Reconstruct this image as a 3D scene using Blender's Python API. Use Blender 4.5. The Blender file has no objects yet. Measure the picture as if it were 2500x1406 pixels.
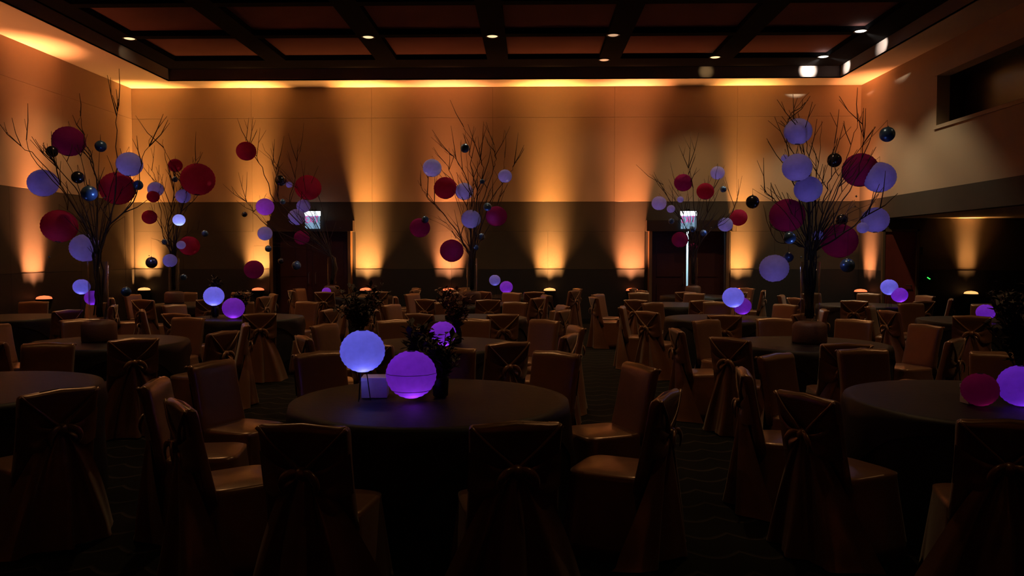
import bpy, math, random
from mathutils import Vector, Matrix, Euler
random.seed(7)
S = bpy.context.scene
COL = S.collection
R = math.radians
pi = math.pi
# ------------------------------------------------------------------ camera, world, lights, exposure
F = 1962.0
CAM_H = 1.7
cam_d = bpy.data.cameras.new('camera'); cam_d.sensor_width = 36; cam_d.lens = F/2500*36
cam = bpy.data.objects.new('camera', cam_d); COL.objects.link(cam)
cam.location = (0, 0, CAM_H); cam.rotation_euler = (R(90-2.42), 0, R(1.31))
cam_d.clip_end = 200
S.camera = cam
S.view_settings.view_transform = 'Standard'; S.view_settings.look = 'None'
S.view_settings.gamma = 1; S.view_settings.use_curve_mapping = False
S.view_settings.exposure = 0.0
w = bpy.data.worlds.new('world'); S.world = w; w.use_nodes = True
w.node_tree.nodes['Background'].inputs[0].default_value = (0.006, 0.003, 0.004, 1)
w.node_tree.nodes['Background'].inputs[1].default_value = 1.0
CM = Euler((R(90-2.42), 0, R(1.31))).to_matrix()
def at(px, py, d):
    "point of the room at depth d (room y) seen at photo pixel px, py"
    v = CM @ Vector(((px-1250)/F, -(py-703)/F, -1)); k = d/v.y
    return Vector((v.x*k, d, CAM_H+v.z*k))
def pix(p):
    v = CM.transposed() @ (Vector(p)-Vector((0, 0, CAM_H)))
    if v.z > -0.05: return (9999, 9999)
    return (1250+F*v.x/-v.z, 703-F*v.y/-v.z)

AMBER = (1.0, 0.43, 0.11); ORANGE = (1.0, 0.34, 0.12)
UP_POWER = 900
DOWN_WARM = 46; DOWN_WHITE = 165
LANT = .42      # gain of the lamps inside the lanterns

def spot(loc, target, power, color, size, blend, radius, parent=None, name='lamp'):
    l = bpy.data.lights.new(name, 'SPOT'); l.energy = power; l.color = color
    l.spot_size = R(size); l.spot_blend = blend; l.shadow_soft_size = radius
    o = bpy.data.objects.new(name, l); COL.objects.link(o)
    o.location = loc; d = Vector(target)-Vector(loc)
    o.rotation_euler = d.to_track_quat('-Z', 'Y').to_euler()
    return o
def point(loc, power, color, radius=.02, name='lamp'):
    l = bpy.data.lights.new(name, 'POINT'); l.energy = power; l.color = color; l.shadow_soft_size = radius
    o = bpy.data.objects.new(name, l); COL.objects.link(o); o.location = loc
    return o

# ------------------------------------------------------------------ materials
def srgb(r, g, b):
    f = lambda c: c/12.92 if c <= .04045 else ((c+.055)/1.055)**2.4
    return (f(r/255), f(g/255), f(b/255), 1)
def mat(name, col, rough=.6, metal=0, noise=0, nscale=8, bump=0, bscale=60, emis=None, estr=0, sheen=0, trans=0, spec=.5, col2=None, aniso=None):
    m = bpy.data.materials.new(name); m.use_nodes = True
    nt = m.node_tree; b = nt.nodes['Principled BSDF']
    b.inputs['Base Color'].default_value = (*col[:3], 1); b.inputs['Roughness'].default_value = rough
    b.inputs['Metallic'].default_value = metal; b.inputs['Specular IOR Level'].default_value = spec
    tc = nt.nodes.new('ShaderNodeTexCoord')
    if sheen: b.inputs['Sheen Weight'].default_value = sheen
    if trans:
        b.inputs['Transmission Weight'].default_value = trans
    if noise:
        n = nt.nodes.new('ShaderNodeTexNoise'); n.inputs['Scale'].default_value = nscale; n.inputs['Detail'].default_value = 4
        nt.links.new(tc.outputs['Object'], n.inputs['Vector'])
        mx = nt.nodes.new('ShaderNodeMix'); mx.data_type = 'RGBA'
        c2 = col2 if col2 else tuple(c*(1-noise) for c in col[:3])
        mx.inputs['A'].default_value = (*col[:3], 1); mx.inputs['B'].default_value = (*c2[:3], 1)
        nt.links.new(n.outputs['Fac'], mx.inputs['Factor']); nt.links.new(mx.outputs['Result'], b.inputs['Base Color'])
    if bump:
        n2 = nt.nodes.new('ShaderNodeTexNoise'); n2.inputs['Scale'].default_value = bscale; n2.inputs['Detail'].default_value = 3
        nt.links.new(tc.outputs['Object'], n2.inputs['Vector'])
        bp = nt.nodes.new('ShaderNodeBump'); bp.inputs['Strength'].default_value = bump; bp.inputs['Distance'].default_value = .01
        nt.links.new(n2.outputs['Fac'], bp.inputs['Height']); nt.links.new(bp.outputs['Normal'], b.inputs['Normal'])
    if emis:
        b.inputs['Emission Color'].default_value = (*emis[:3], 1); b.inputs['Emission Strength'].default_value = estr
    return m
M = {}
M['wall_upper'] = mat('wall_upper', (.46, .32, .21), .85, noise=.10, nscale=1.5, bump=.08, bscale=120)
M['wall_band'] = mat('wall_band', (.055, .038, .026), .8, noise=.2, nscale=2, bump=.1, bscale=200)
M['wainscot'] = mat('wainscot', (.016, .013, .014), .6, noise=.3, nscale=3)
M['soffit'] = mat('soffit', (.55, .45, .34), .9, noise=.06, nscale=2)
M['fascia'] = mat('fascia', (.20, .15, .14), .9, noise=.1, nscale=2)
M['beam'] = mat('beam', (.005, .004, .005), .95, noise=.2, spec=.05)
M['panel'] = mat('ceiling_panel', (.15, .06, .055), .9, spec=.1, noise=.45, nscale=.7, bump=.1, bscale=80)
M['portal'] = mat('portal', (.035, .018, .012), .45, noise=.3, nscale=6)
M['jamb'] = mat('jamb', (.17, .09, .045), .4, noise=.3, nscale=6)
M['door'] = mat('door_wood', (.060, .012, .008), .4, noise=.4, nscale=4, bump=.05)
M['door_red'] = mat('door_wood_red', (.30, .05, .03), .45, noise=.4, nscale=4, bump=.05)
M['metal'] = mat('brushed_metal', (.5, .48, .45), .3, metal=1, noise=.1)
M['black'] = mat('black_plastic', (.012, .012, .013), .45, noise=.2)
M['corridor'] = mat('corridor', (.8, .85, .88), .9, noise=.05)
M['satin'] = mat('bronze_satin', (.25, .11, .05), .33, metal=.3, noise=.35, nscale=5, bump=.25, bscale=14, sheen=.2, spec=1)
bs = M['satin'].node_tree.nodes['Principled BSDF']; bs.inputs['Coat Weight'].default_value = .55; bs.inputs['Coat Roughness'].default_value = .26; bs.inputs['Coat Tint'].default_value = (1, .8, .55, 1)
M['cloth'] = mat('black_tablecloth', (.010, .009, .016), .7, noise=.3, nscale=4, bump=.2, bscale=20)
M['overlay'] = mat('brown_overlay', (.016, .010, .010), .55, noise=.3, nscale=5, bump=.15, bscale=18, spec=.25)
M['bark'] = mat('bark', (.055, .028, .02), .85, noise=.5, nscale=20, bump=.5, bscale=60)
M['drum'] = mat('drum_base', (.13, .05, .03), .6, noise=.3, nscale=6, bump=.2)
M['leaf'] = mat('dark_leaf', (.035, .012, .016), .6, noise=.5, nscale=9)
M['leaf_lit'] = mat('orange_lit_leaf', (.20, .06, .04), .6, noise=.5, nscale=9)  # russet stands in for orange light falling on the leaves
M['white_box'] = mat('white_box', (.75, .68, .72), .7, noise=.05)
M['wire'] = mat('wire', (.05, .05, .055), .4, metal=.6, noise=.2)
M['grille'] = mat('dark_glass', (.03, .012, .012), .3, noise=.3)
def emis_mat(name, col, s):
    m = bpy.data.materials.new(name); m.use_nodes = True; nt = m.node_tree
    b = nt.nodes['Principled BSDF']; b.inputs['Base Color'].default_value = (*col[:3], 1)
    b.inputs['Emission Color'].default_value = (*col[:3], 1); b.inputs['Emission Strength'].default_value = s
    n = nt.nodes.new('ShaderNodeTexNoise'); n.inputs['Scale'].default_value = 12
    mr = nt.nodes.new('ShaderNodeMapRange'); mr.inputs['To Min'].default_value = s*.85; mr.inputs['To Max'].default_value = s*1.15
    nt.links.new(n.outputs['Fac'], mr.inputs['Value']); nt.links.new(mr.outputs['Result'], b.inputs['Emission Strength'])
    return m
M['lamp_warm'] = emis_mat('lamp_warm', (1, .78, .42), 1.1)
M['lamp_white'] = emis_mat('lamp_white', (1, .97, .86), 4)
M['lamp_dim'] = emis_mat('lamp_dim', (1, .62, .36), .55)
M['lens_amber'] = emis_mat('lens_amber', (1, .45, .14), 1.4)
M['lens_red'] = emis_mat('lens_red', (1, .20, .07), 1.3)
M['sign_white'] = emis_mat('sign_white', (.85, .93, 1), 1.6)
M['sign_panel'] = emis_mat('sign_panel', (.22, .38, .55), .9)
M['sign_letter'] = emis_mat('sign_letter', (.75, .12, .45), .6)
M['led_green'] = emis_mat('led_green', (.05, 1, .1), 1.5)
def glass_mat():
    m = bpy.data.materials.new('clear_glass'); m.use_nodes = True; nt = m.node_tree
    nt.nodes.remove(nt.nodes['Principled BSDF']); out = nt.nodes['Material Output']
    t = nt.nodes.new('ShaderNodeBsdfTransparent'); t.inputs[0].default_value = (.93, .95, .96, 1)
    g = nt.nodes.new('ShaderNodeBsdfGlossy'); g.inputs['Roughness'].default_value = .04
    lw = nt.nodes.new('ShaderNodeLayerWeight'); fr = nt.nodes.new('ShaderNodeMath'); fr.operation = 'POWER'; fr.inputs[1].default_value = 4
    nt.links.new(lw.outputs['Facing'], fr.inputs[0])
    mx = nt.nodes.new('ShaderNodeMixShader')
    nt.links.new(fr.outputs[0], mx.inputs[0]); nt.links.new(t.outputs[0], mx.inputs[1]); nt.links.new(g.outputs[0], mx.inputs[2])
    nt.links.new(mx.outputs[0], out.inputs[0]); return m
M['glass'] = glass_mat()
def paper_mat(name, col, tr=.75):
    m = bpy.data.materials.new(name); m.use_nodes = True; nt = m.node_tree
    nt.nodes.remove(nt.nodes['Principled BSDF']); out = nt.nodes['Material Output']
    tc = nt.nodes.new('ShaderNodeTexCoord'); n = nt.nodes.new('ShaderNodeTexNoise'); n.inputs['Scale'].default_value = 3.5; n.inputs['Detail'].default_value = 5
    nt.links.new(tc.outputs['Object'], n.inputs['Vector'])
    mx = nt.nodes.new('ShaderNodeMix'); mx.data_type = 'RGBA'
    mx.inputs['A'].default_value = (*col, 1); mx.inputs['B'].default_value = (*[c*.72 for c in col], 1)
    nt.links.new(n.outputs['Fac'], mx.inputs['Factor'])
    d = nt.nodes.new('ShaderNodeBsdfDiffuse'); t = nt.nodes.new('ShaderNodeBsdfTranslucent')
    for s in (d, t): nt.links.new(mx.outputs['Result'], s.inputs[0])
    ms = nt.nodes.new('ShaderNodeMixShader'); ms.inputs[0].default_value = tr
    nt.links.new(d.outputs[0], ms.inputs[1]); nt.links.new(t.outputs[0], ms.inputs[2]); nt.links.new(ms.outputs[0], out.inputs[0])
    return m
M['paper_white'] = paper_mat('white_paper', (.66, .64, .88))
M['paper_red'] = paper_mat('crimson_paper', (.50, .035, .11), .55)
M['paper_magenta'] = paper_mat('magenta_paper', (.36, .03, .17), .55)
M['paper_purple'] = paper_mat('violet_paper', (.55, .20, .72), .7)
M['ball_blue'] = mat('blue_metallic', (.10, .22, .50), .28, metal=.55, noise=.4, nscale=5, spec=.8)
M['ball_dark'] = mat('dark_mirror', (.10, .10, .14), .2, metal=.8, noise=.4, nscale=4)
M['ball_clear'] = M['glass']
def carpet():
    m = bpy.data.materials.new('carpet'); m.use_nodes = True; nt = m.node_tree; b = nt.nodes['Principled BSDF']
    b.inputs['Roughness'].default_value = .95; b.inputs['Specular IOR Level'].default_value = .1
    tc = nt.nodes.new('ShaderNodeTexCoord'); sx = nt.nodes.new('ShaderNodeSeparateXYZ'); nt.links.new(tc.outputs['Object'], sx.inputs[0])
    def mth(op, a, b=None):
        q = nt.nodes.new('ShaderNodeMath'); q.operation = op
        for i, v in enumerate((a, b)):
            if v is None: continue
            if isinstance(v, (int, float)): q.inputs[i].default_value = v
            else: nt.links.new(v, q.inputs[i])
        return q.outputs[0]
    arc = mth('MULTIPLY', mth('ABSOLUTE', mth('SINE', mth('MULTIPLY', sx.outputs[0], 10.5))), .34)
    fr = mth('FRACT', mth('ADD', mth('MULTIPLY', sx.outputs[1], 3.3), arc))
    cr = nt.nodes.new('ShaderNodeValToRGB'); cr.color_ramp.elements[0].color = (.05, .042, .034, 1); cr.color_ramp.elements[0].position = .05
    cr.color_ramp.elements[1].color = (.010, .010, .009, 1); cr.color_ramp.elements[1].position = .16
    nt.links.new(fr, cr.inputs[0])
    n = nt.nodes.new('ShaderNodeTexNoise'); n.inputs['Scale'].default_value = 1.4
    nt.links.new(tc.outputs['Object'], n.inputs['Vector'])
    mx = nt.nodes.new('ShaderNodeMix'); mx.data_type = 'RGBA'; mx.blend_type = 'MULTIPLY'; mx.inputs['Factor'].default_value = .8
    nt.links.new(cr.outputs[0], mx.inputs['A']); nt.links.new(n.outputs['Fac'], mx.inputs['B']); nt.links.new(mx.outputs['Result'], b.inputs['Base Color'])
    return m
M['carpet'] = carpet()

# ------------------------------------------------------------------ mesh helpers
class MB:
    def __init__(s): s.v = []; s.f = []
    def box(s, a, b):
        x0, y0, z0 = a; x1, y1, z1 = b; i = len(s.v)
        s.v += [(x0,y0,z0),(x1,y0,z0),(x1,y1,z0),(x0,y1,z0),(x0,y0,z1),(x1,y0,z1),(x1,y1,z1),(x0,y1,z1)]
        s.f += [tuple(i+k for k in q) for q in ((0,3,2,1),(4,5,6,7),(0,1,5,4),(1,2,6,5),(2,3,7,6),(3,0,4,7))]; return s
    def cbox(s, c, d): return s.box([c[k]-d[k]/2 for k in range(3)], [c[k]+d[k]/2 for k in range(3)])
    def loops(s, L, cap0=True, cap1=True):
        n = len(L[0]); i = len(s.v)
        for l in L: s.v += [tuple(p) for p in l]
        for a in range(len(L)-1):
            for k in range(n):
                s.f.append((i+a*n+k, i+a*n+(k+1)%n, i+(a+1)*n+(k+1)%n, i+(a+1)*n+k))
        if cap0: s.f.append(tuple(i+k for k in range(n))[::-1])
        if cap1: s.f.append(tuple(i+(len(L)-1)*n+k for k in range(n)))
        return s
    def lathe(s, prof, n=24, c=(0,0,0), cap0=True, cap1=True):
        return s.loops([[(c[0]+r*math.cos(2*pi*k/n), c[1]+r*math.sin(2*pi*k/n), c[2]+z) for k in range(n)] for r, z in prof], cap0, cap1)
    def tube(s, pts, rad, n=6, flat=1.0):
        pts = [Vector(p) for p in pts]; L = []
        if not hasattr(rad, '__len__'): rad = [rad]*len(pts)
        for i, p in enumerate(pts):
            t = (pts[min(i+1, len(pts)-1)]-pts[max(i-1, 0)]).normalized()
            up = Vector((0, 1, 0)) if abs(t.y) < .9 else Vector((1, 0, 0))
            a = t.cross(up).normalized(); b = t.cross(a).normalized()
            L.append([p+a*math.cos(2*pi*k/n)*rad[i]+b*math.sin(2*pi*k/n)*rad[i]*flat for k in range(n)])
        return s.loops(L)
    def grid(s, fn, nu, nv):
        i = len(s.v)
        for a in range(nv+1):
            for b in range(nu+1): s.v.append(tuple(fn(b/nu, a/nv)))
        for a in range(nv):
            for b in range(nu):
                k = i+a*(nu+1)+b; s.f.append((k, k+1, k+nu+2, k+nu+1))
        return s
    def build(s, name, m, parent=None, smooth=False, loc=None):
        me = bpy.data.meshes.new(name); me.from_pydata(s.v, [], s.f); me.validate()
        me.materials.append(m)
        if smooth: me.polygons.foreach_set('use_smooth', [True]*len(me.polygons))
        o = bpy.data.objects.new(name, me); COL.objects.link(o)
        if parent: o.parent = parent
        if loc: o.location = loc
        return o
def tag(o, label=None, cat=None, group=None, kind=None):
    if label: o['label'] = label
    if cat: o['category'] = cat
    if group: o['group'] = group
    if kind: o['kind'] = kind
    return o
def empty(name, loc=(0,0,0), rz=0):
    o = bpy.data.objects.new(name, None); COL.objects.link(o); o.location = loc; o.rotation_euler = (0,0,rz); o.empty_display_size = .1
    return o
def copy_tree(o, parent=None):
    c = o.copy(); COL.objects.link(c); c.parent = parent
    for ch in KIDS.get(o.name, []): copy_tree(ch, c)
    return c
KIDS = {}
def reg(root):
    KIDS[root.name] = [c for c in bpy.data.objects if c.parent == root]
    for c in KIDS[root.name]: reg(c)
def bez(p, n=12):
    "Catmull-Rom through points"
    p = [Vector(q) for q in p]; p = [p[0]*2-p[1]]+p+[p[-1]*2-p[-2]]; out = []
    for i in range(1, len(p)-2):
        for k in range(n):
            t = k/n; a, b, c, d = p[i-1], p[i], p[i+1], p[i+2]
            out.append(.5*((2*b)+(c-a)*t+(2*a-5*b+4*c-d)*t*t+(-a+3*b-3*c+d)*t**3))
    out.append(p[-2]); return out

# ------------------------------------------------------------------ room shell
XL, XR, YB, YF = -9.75, 7.92, 19.6, -4.0
ZS = 5.74; ZB = 6.01; ZP = 6.12; Z1 = 1.33; Z2 = 2.97; ZSEAM = 5.0
def struct(name, mb, m, parent=None, **k):
    o = mb.build(name, m, parent, **k)
    if not parent: o['kind'] = 'structure'
    return o
fl = struct('floor', MB().box((XL-.3, YF-.3, -.1), (16, YB+2.5, 0)), M['carpet'])
# back wall with two door openings (core boxes, panels proud of it)
D1 = (at(665, 600, YB).x, at(860, 600, YB).x); D2 = (at(1582, 600, YB).x, at(1776, 600, YB).x); DZ = 2.25
wb = MB()
for a, b in ((XL-.3, D1[0]), (D1[1], D2[0]), (D2[1], XR+.3)): wb.box((a, YB+.03, 0), (b, YB+.25, DZ))
wb.box((XL-.3, YB+.03, DZ), (XR+.3, YB+.25, 6.4))
wall_back = struct('wall_back', wb, M['wainscot'])
def panels(parent, segs, name, m, axis, pos, thick, z0, z1, wmax, gap=.005):
    for a, b in segs:
        n = max(1, round((b-a)/wmax)); wd = (b-a)/n
        for i in range(n):
            u0, u1 = a+i*wd+gap/2, a+(i+1)*wd-gap/2
            p0, p1 = sorted((pos, pos+thick))
            if axis == 'x': bx = ((u0, p0, z0+gap/2), (u1, p1, z1-gap/2))
            else: bx = ((p0, u0, z0+gap/2), (p1, u1, z1-gap/2))
            MB().box(*bx).build(name, m, parent)
segs = [(XL, D1[0]-.08), (D1[1]+.08, D2[0]-.08), (D2[1]+.08, XR)]
panels(wall_back, segs, 'wainscot_panel', M['wainscot'], 'x', YB+.03, -.03, 0.12, Z1, 2.4)
panels(wall_back, segs, 'fabric_panel', M['wall_band'], 'x', YB+.03, -.025, Z1, DZ, 2.4, .004)
panels(wall_back, [(XL, XR)], 'fabric_panel', M['wall_band'], 'x', YB+.03, -.025, DZ, Z2, 2.95, .004)
panels(wall_back, [(XL, XR)], 'wall_panel', M['wall_upper'], 'x', YB+.03, -.03, Z2, ZSEAM, 2.95)
panels(wall_back, [(XL, XR)], 'wall_panel', M['wall_upper'], 'x', YB+.03, -.03, ZSEAM, ZS, 2.95)
for i, (a, b) in enumerate(segs): struct('baseboard_back', MB().box((a, YB-.02, 0), (b, YB+.03, .12)), M['black'], wall_back)
wall_left = struct('wall_left', MB().box((XL-.3, YF-.3, 0), (XL-.03, YB+.25, 6.4)), M['wainscot'])
ls = [(YF, YB)]
panels(wall_left, ls, 'wainscot_panel', M['wainscot'], 'y', XL-.03, .03, 0, Z1, 2.4)
panels(wall_left, ls, 'fabric_panel', M['wall_band'], 'y', XL-.03, .025, Z1, Z2, 2.4, .004)
panels(wall_left, ls, 'wall_panel', M['wall_upper'], 'y', XL-.03, .03, Z2, ZSEAM, 2.95)
panels(wall_left, ls, 'wall_panel', M['wall_upper'], 'y', XL-.03, .03, ZSEAM, ZS, 2.95)
# right wall: full height near the corner, opening to a low alcove, projection-room window above
YA = 18.2; ZA = 2.5; YA0 = 7.0
N0, N1, NZ0, NZ1 = 13.1, 16.0, 4.2, 5.17
wr = MB()
wr.box((XR, YA, 0), (XR+.25, YB+.25, Z1))
wr.box((XR, YF-.3, 0), (XR+.25, YA0, Z1))
wall_right = struct('wall_right', wr, M['wainscot'])
g = MB(); g.box((XR, YA, Z1), (XR+.25, YB+.25, Z2)); g.box((XR, YF-.3, Z1), (XR+.25, YA0, Z2)); g.box((XR, YA0, ZA), (XR+.25, YA, Z2))
g.build('fabric_band', M['wall_band'], wall_right)
g = MB(); g.box((XR, YF-.3, Z2), (XR+.25, YB+.25, NZ0)); g.box((XR, YF-.3, NZ1), (XR+.25, YB+.25, 6.4))
g.box((XR, YF-.3, NZ0), (XR+.25, N0, NZ1)); g.box((XR, N1, NZ0), (XR+.25, YB+.25, NZ1))
g.build('upper_wall', M['wall_upper'], wall_right)
win = struct('window_1', MB().box((XR+.55, N0-.1, NZ0-.1), (XR+.62, N1+.1, NZ1+.1)), M['grille'])
g = MB()
g.box((XR+.25, N0-.06, NZ0-.06), (XR+.55, N1+.06, NZ0)); g.box((XR+.25, N0-.06, NZ1), (XR+.55, N1+.06, NZ1+.06))
g.box((XR+.25, N0-.06, NZ0), (XR+.55, N0, NZ1)); g.box((XR+.25, N1, NZ0), (XR+.55, N1+.06, NZ1))
g.build('window_reveal', M['portal'], win)
g = MB(); g.box((XR-.03, N0-.06, NZ0-.07), (XR, N1+.06, NZ0)); g.build('window_sill', M['wall_upper'], win)
g = MB(); g.box((XR-.02, N0-.06, NZ1), (XR, N1+.06, NZ1+.05)); g.build('window_frame', M['wall_upper'], win)
# alcove
XA = 15.5
al = MB(); al.box((XR+.25, YA, 0), (XA, YA+.2, Z1)); al.box((XA, YA0-.2, 0), (XA+.2, YA+.2, Z1)); al.box((XR+.25, YA0-.2, 0), (XA, YA0, ZA))
wa = struct('wall_alcove', al, M['wainscot'])
g = MB(); g.box((XR+.25, YA+.01, Z1), (XA, YA+.2, ZA)); g.box((XA, YA0-.2, Z1), (XA+.2, YA+.2, ZA)); g.build('fabric_band', M['wall_band'], wa)
struct('ceiling_alcove', MB().box((XR+.25, YA0-.2, ZA), (XA+.2, YA+.2, ZA+.2)), M['soffit'])
wf = struct('wall_front', MB().box((XL-.3, YF-.3, 0), (XR+.25, YF, 6.4)), M['wall_band'])
# ceiling: soffit ring, fascia, dark beams, panels
SX0, SX1, SY1, SY0 = -8.45, 7.1, 18.78, -3.0
ce = MB(); ce.box((XL-.3, YF-.3, ZP+.08), (XR+.3, YB+.3, ZP+.3)); ceiling = struct('ceiling', ce, M['beam'])
g = MB()
g.box((XL-.03, SY1, ZS), (XR, YB+.03, ZS+.02)); g.box((XL-.03, YF, ZS), (SX0, SY1, ZS+.02)); g.box((SX1, YF, ZS), (XR, SY1, ZS+.02)); g.box((SX0, YF, ZS), (SX1, SY0, ZS+.02))
g.build('soffit', M['soffit'], ceiling)
g = MB()
g.box((SX0, SY1, ZS), (SX1, SY1+.03, ZB+.1)); g.box((SX0-.03, SY0, ZS), (SX0, SY1+.03, ZB+.1)); g.box((SX1, SY0, ZS), (SX1+.03, SY1+.03, ZB+.1)); g.box((SX0, SY0-.03, ZS), (SX1, SY0, ZB+.1))
g.build('fascia', M['fascia'], ceiling)
px0 = [-7.94+2.48*k for k in range(6)]
def beam(a, b): MB().box((*a, ZB), (*b, ZP+.08)).build('beam', M['beam'], ceiling)
edges = [SX0]+[e for x in px0 for e in (x, x+2.02)]+[SX1]
for k in range(0, len(edges), 2): beam((edges[k], SY0), (edges[k+1], SY1))
ys = [17.99]
rows = []
y = 17.99
while y > -2.2:
    rows.append((y-1.83, y)); y -= 2.05
for x in px0:
    beam((x, 17.99), (x+2.02, SY1)); beam((x, SY0), (x+2.02, rows[-1][0]))
    for (a, b) in rows:
        MB().box((x, a, ZP), (x+2.02, b, ZP+.04)).build('ceiling_panel', M['panel'], ceiling)
    for i in range(len(rows)-1): beam((x, rows[i+1][1]), (x+2.02, rows[i][0]))
# double doors in projecting portals
def double_door(n, a, b, gap, wood, handles=True):
    root = empty('door_%d' % n, ((a+b)/2, YB, 0)); root['kind'] = 'structure'
    root['label'] = 'dark reddish wooden double doors in a projecting portal, %s' % ('left of the room' if n == 1 else 'with bright light showing between the leaves')
    w_ = (b-a)/2
    for s in (-1, 1):
        x0, x1 = sorted((s*w_, s*(w_-.07)))
        MB().box((x0, -.20, 0), (x1, .12, DZ)).build('jamb', M['jamb'], root)
        l0, l1 = sorted((s*(w_-.075), s*gap/2))
        leaf = MB(); leaf.box((l0, .02, .0), (l1, .07, DZ+.05))
        lf = leaf.build('door_leaf', M[wood], root)
        c = (l0+l1)/2; hw = (l1-l0)/2-.14
        pm = MB(); pm.box((c-hw, .008, .25), (c+hw, .02, .95)); pm.box((c-hw, .008, 1.15), (c+hw, .02, 2.02)); pm.build('raised_panel', M[wood], lf)
        h = MB(); hx = s*(gap/2+.08)
        h.tube([(hx, .02, .95), (hx, -.05, .97), (hx, -.05, 1.23), (hx, .02, 1.25)], .012, 8); h.build('handle', M['metal'], lf)
    MB().box((-w_-.06, -.21, DZ), (w_+.06, .02, DZ+.26)).build('header', M['portal'], root)
    return root
double_door(1, D1[0], D1[1], .006, 'door'); double_door(2, D2[0], D2[1], .05, 'door')
# lit corridor behind the second pair of doors
cg = MB(); cg.box((D2[0]-.8, YB+2.2, 0), (D2[1]+.8, YB+2.3, 2.6)); cg.box((D2[0]-.9, YB+.26, 0), (D2[0]-.8, YB+2.3, 2.6)); cg.box((D2[1]+.8, YB+.26, 0), (D2[1]+.9, YB+2.3, 2.6)); cg.box((D2[0]-.9, YB+.26, 2.6), (D2[1]+.9, YB+2.3, 2.7))
struct('wall_corridor', cg, M['corridor'])
point(((D2[0]+D2[1])/2, YB+1.5, 2.2), 90, (.62, .9, 1), .1, 'corridor_lamp')
# wooden door in the alcove
a0 = at(2152, 600, YA).x; a1 = at(2240, 600, YA).x
d3 = empty('door_3', ((a0+a1)/2, YA, 0)); d3['kind'] = 'structure'
hw = (a1-a0)/2
MB().box((-hw+.05, -.04, 0), (hw-.05, -.005, 2.2)).build('door_leaf', M['door_red'], d3)
g = MB(); g.box((-hw, -.08, 0), (-hw+.05, 0, 2.25)); g.box((hw-.05, -.08, 0), (hw, 0, 2.25)); g.box((-hw, -.08, 2.2), (hw, 0, 2.25)); g.build('door_frame', M['jamb'], d3)
g = MB(); g.tube([(hw-.15, -.04, 1.0), (hw-.15, -.09, 1.0), (hw-.28, -.09, 1.0)], .012, 8); g.build('handle', M['metal'], d3)
p = at(2248, 612, YA-.005)
tag(MB().cbox((0, 0, 0), (.07, .02, .16)).build('wall_plate', M['metal'], loc=p), 'small pale metal wall plate right of the reddish alcove door', 'wall plate')
p = at(2265, 679, YA-.03)
ob = tag(MB().box((-.11, -.03, -.10), (.11, .03, .12)).build('control_box', M['black'], loc=p), 'small black wall box with a green indicator light in the alcove', 'control box')
MB().tube([(-.025, -.036, .02), (.0, -.036, .0), (.035, -.036, -.02)], .011, 6).build('indicator_light', M['led_green'], ob)

# ------------------------------------------------------------------ downlights
def downlight(px, py, kind, label):
    d = (ZB-CAM_H)*F/(620-py); p = at(px, py, d); p.z = ZB; return downlight_at(p, kind, label)
def downlight_at(p, kind, label):
    root = empty('downlight', (p.x, p.y, ZB-.002)); tag(root, label, 'ceiling light', 'downlights in the dark ceiling beams')
    MB().lathe([(.135, 0), (.135, -.012), (.112, -.014), (.105, 0)], 24, cap0=False, cap1=False).build('trim_ring', M['black'], root)
    m = {'warm': 'lamp_warm', 'white': 'lamp_white', 'dim': 'lamp_dim'}[kind]
    MB().lathe([(.106, -.004), (.09, -.012), (.04, -.018), (.001, -.02)], 20).build('lens', M[m], root, True)
    return root
DL = [(316, 94, 'warm', 'round yellow-white downlight at the left end of the ceiling'),
      (899, 94, 'warm', 'round yellowish downlight in the second lit beam from the left'),
      (1202, 94, 'warm', 'round yellowish downlight near the middle of the ceiling'),
      (1497, 93, 'dim', 'dull orange downlight right of the ceiling middle, front one of two in its beam'),
      (2101, 87, 'white', 'glaring white downlight at the right edge, nearer of the two bright ones'),
      (1475, 152, 'dim', 'small dull downlight close above the back soffit, right of the ceiling middle'),
      (1746, 147, 'warm', 'small yellow downlight above the back soffit between the dull one and the bright corner one'),
      (2010, 147, 'white', 'glaring white downlight in the back right ceiling corner')]
for px, py, kind, label in DL:
    r_ = downlight(px, py, kind, label); l = r_.location
    if kind == 'white':
        spot((l.x, l.y, l.z-.04), (l.x+.15, l.y+.1, 0), DOWN_WHITE, (1, .90, .60), 96, .5, .05)
        spot((l.x, l.y, l.z-.03), (SX1+.05, l.y+(.55 if l.y > 17 else .75), 5.90), 330, (1, .95, .8), 25, .9, .02)
        if l.y > 17: spot((l.x, l.y, l.z-.03), (l.x-.02, SY1+.05, 5.91), 520, (1, .95, .8), 28, .9, .02)
    elif kind == 'warm':
        spot((l.x, l.y, l.z-.04), (l.x, l.y, 0), DOWN_WARM*3, (1, .70, .34), 110, .6, .05)
        if l.y > 17: spot((l.x, l.y, l.z-.03), (l.x, SY1+.05, 5.90), 30, (1, .72, .3), 25, 1, .02)
        if l.x < -7: spot((l.x, l.y, l.z-.03), (SX0, l.y+.7, 5.83), 12, (1, .75, .4), 34, 1, .02)
    else:
        spot((l.x, l.y, l.z-.04), (l.x, l.y, 0), DOWN_WARM, (1, .55, .28), 110, .6, .05)
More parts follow.
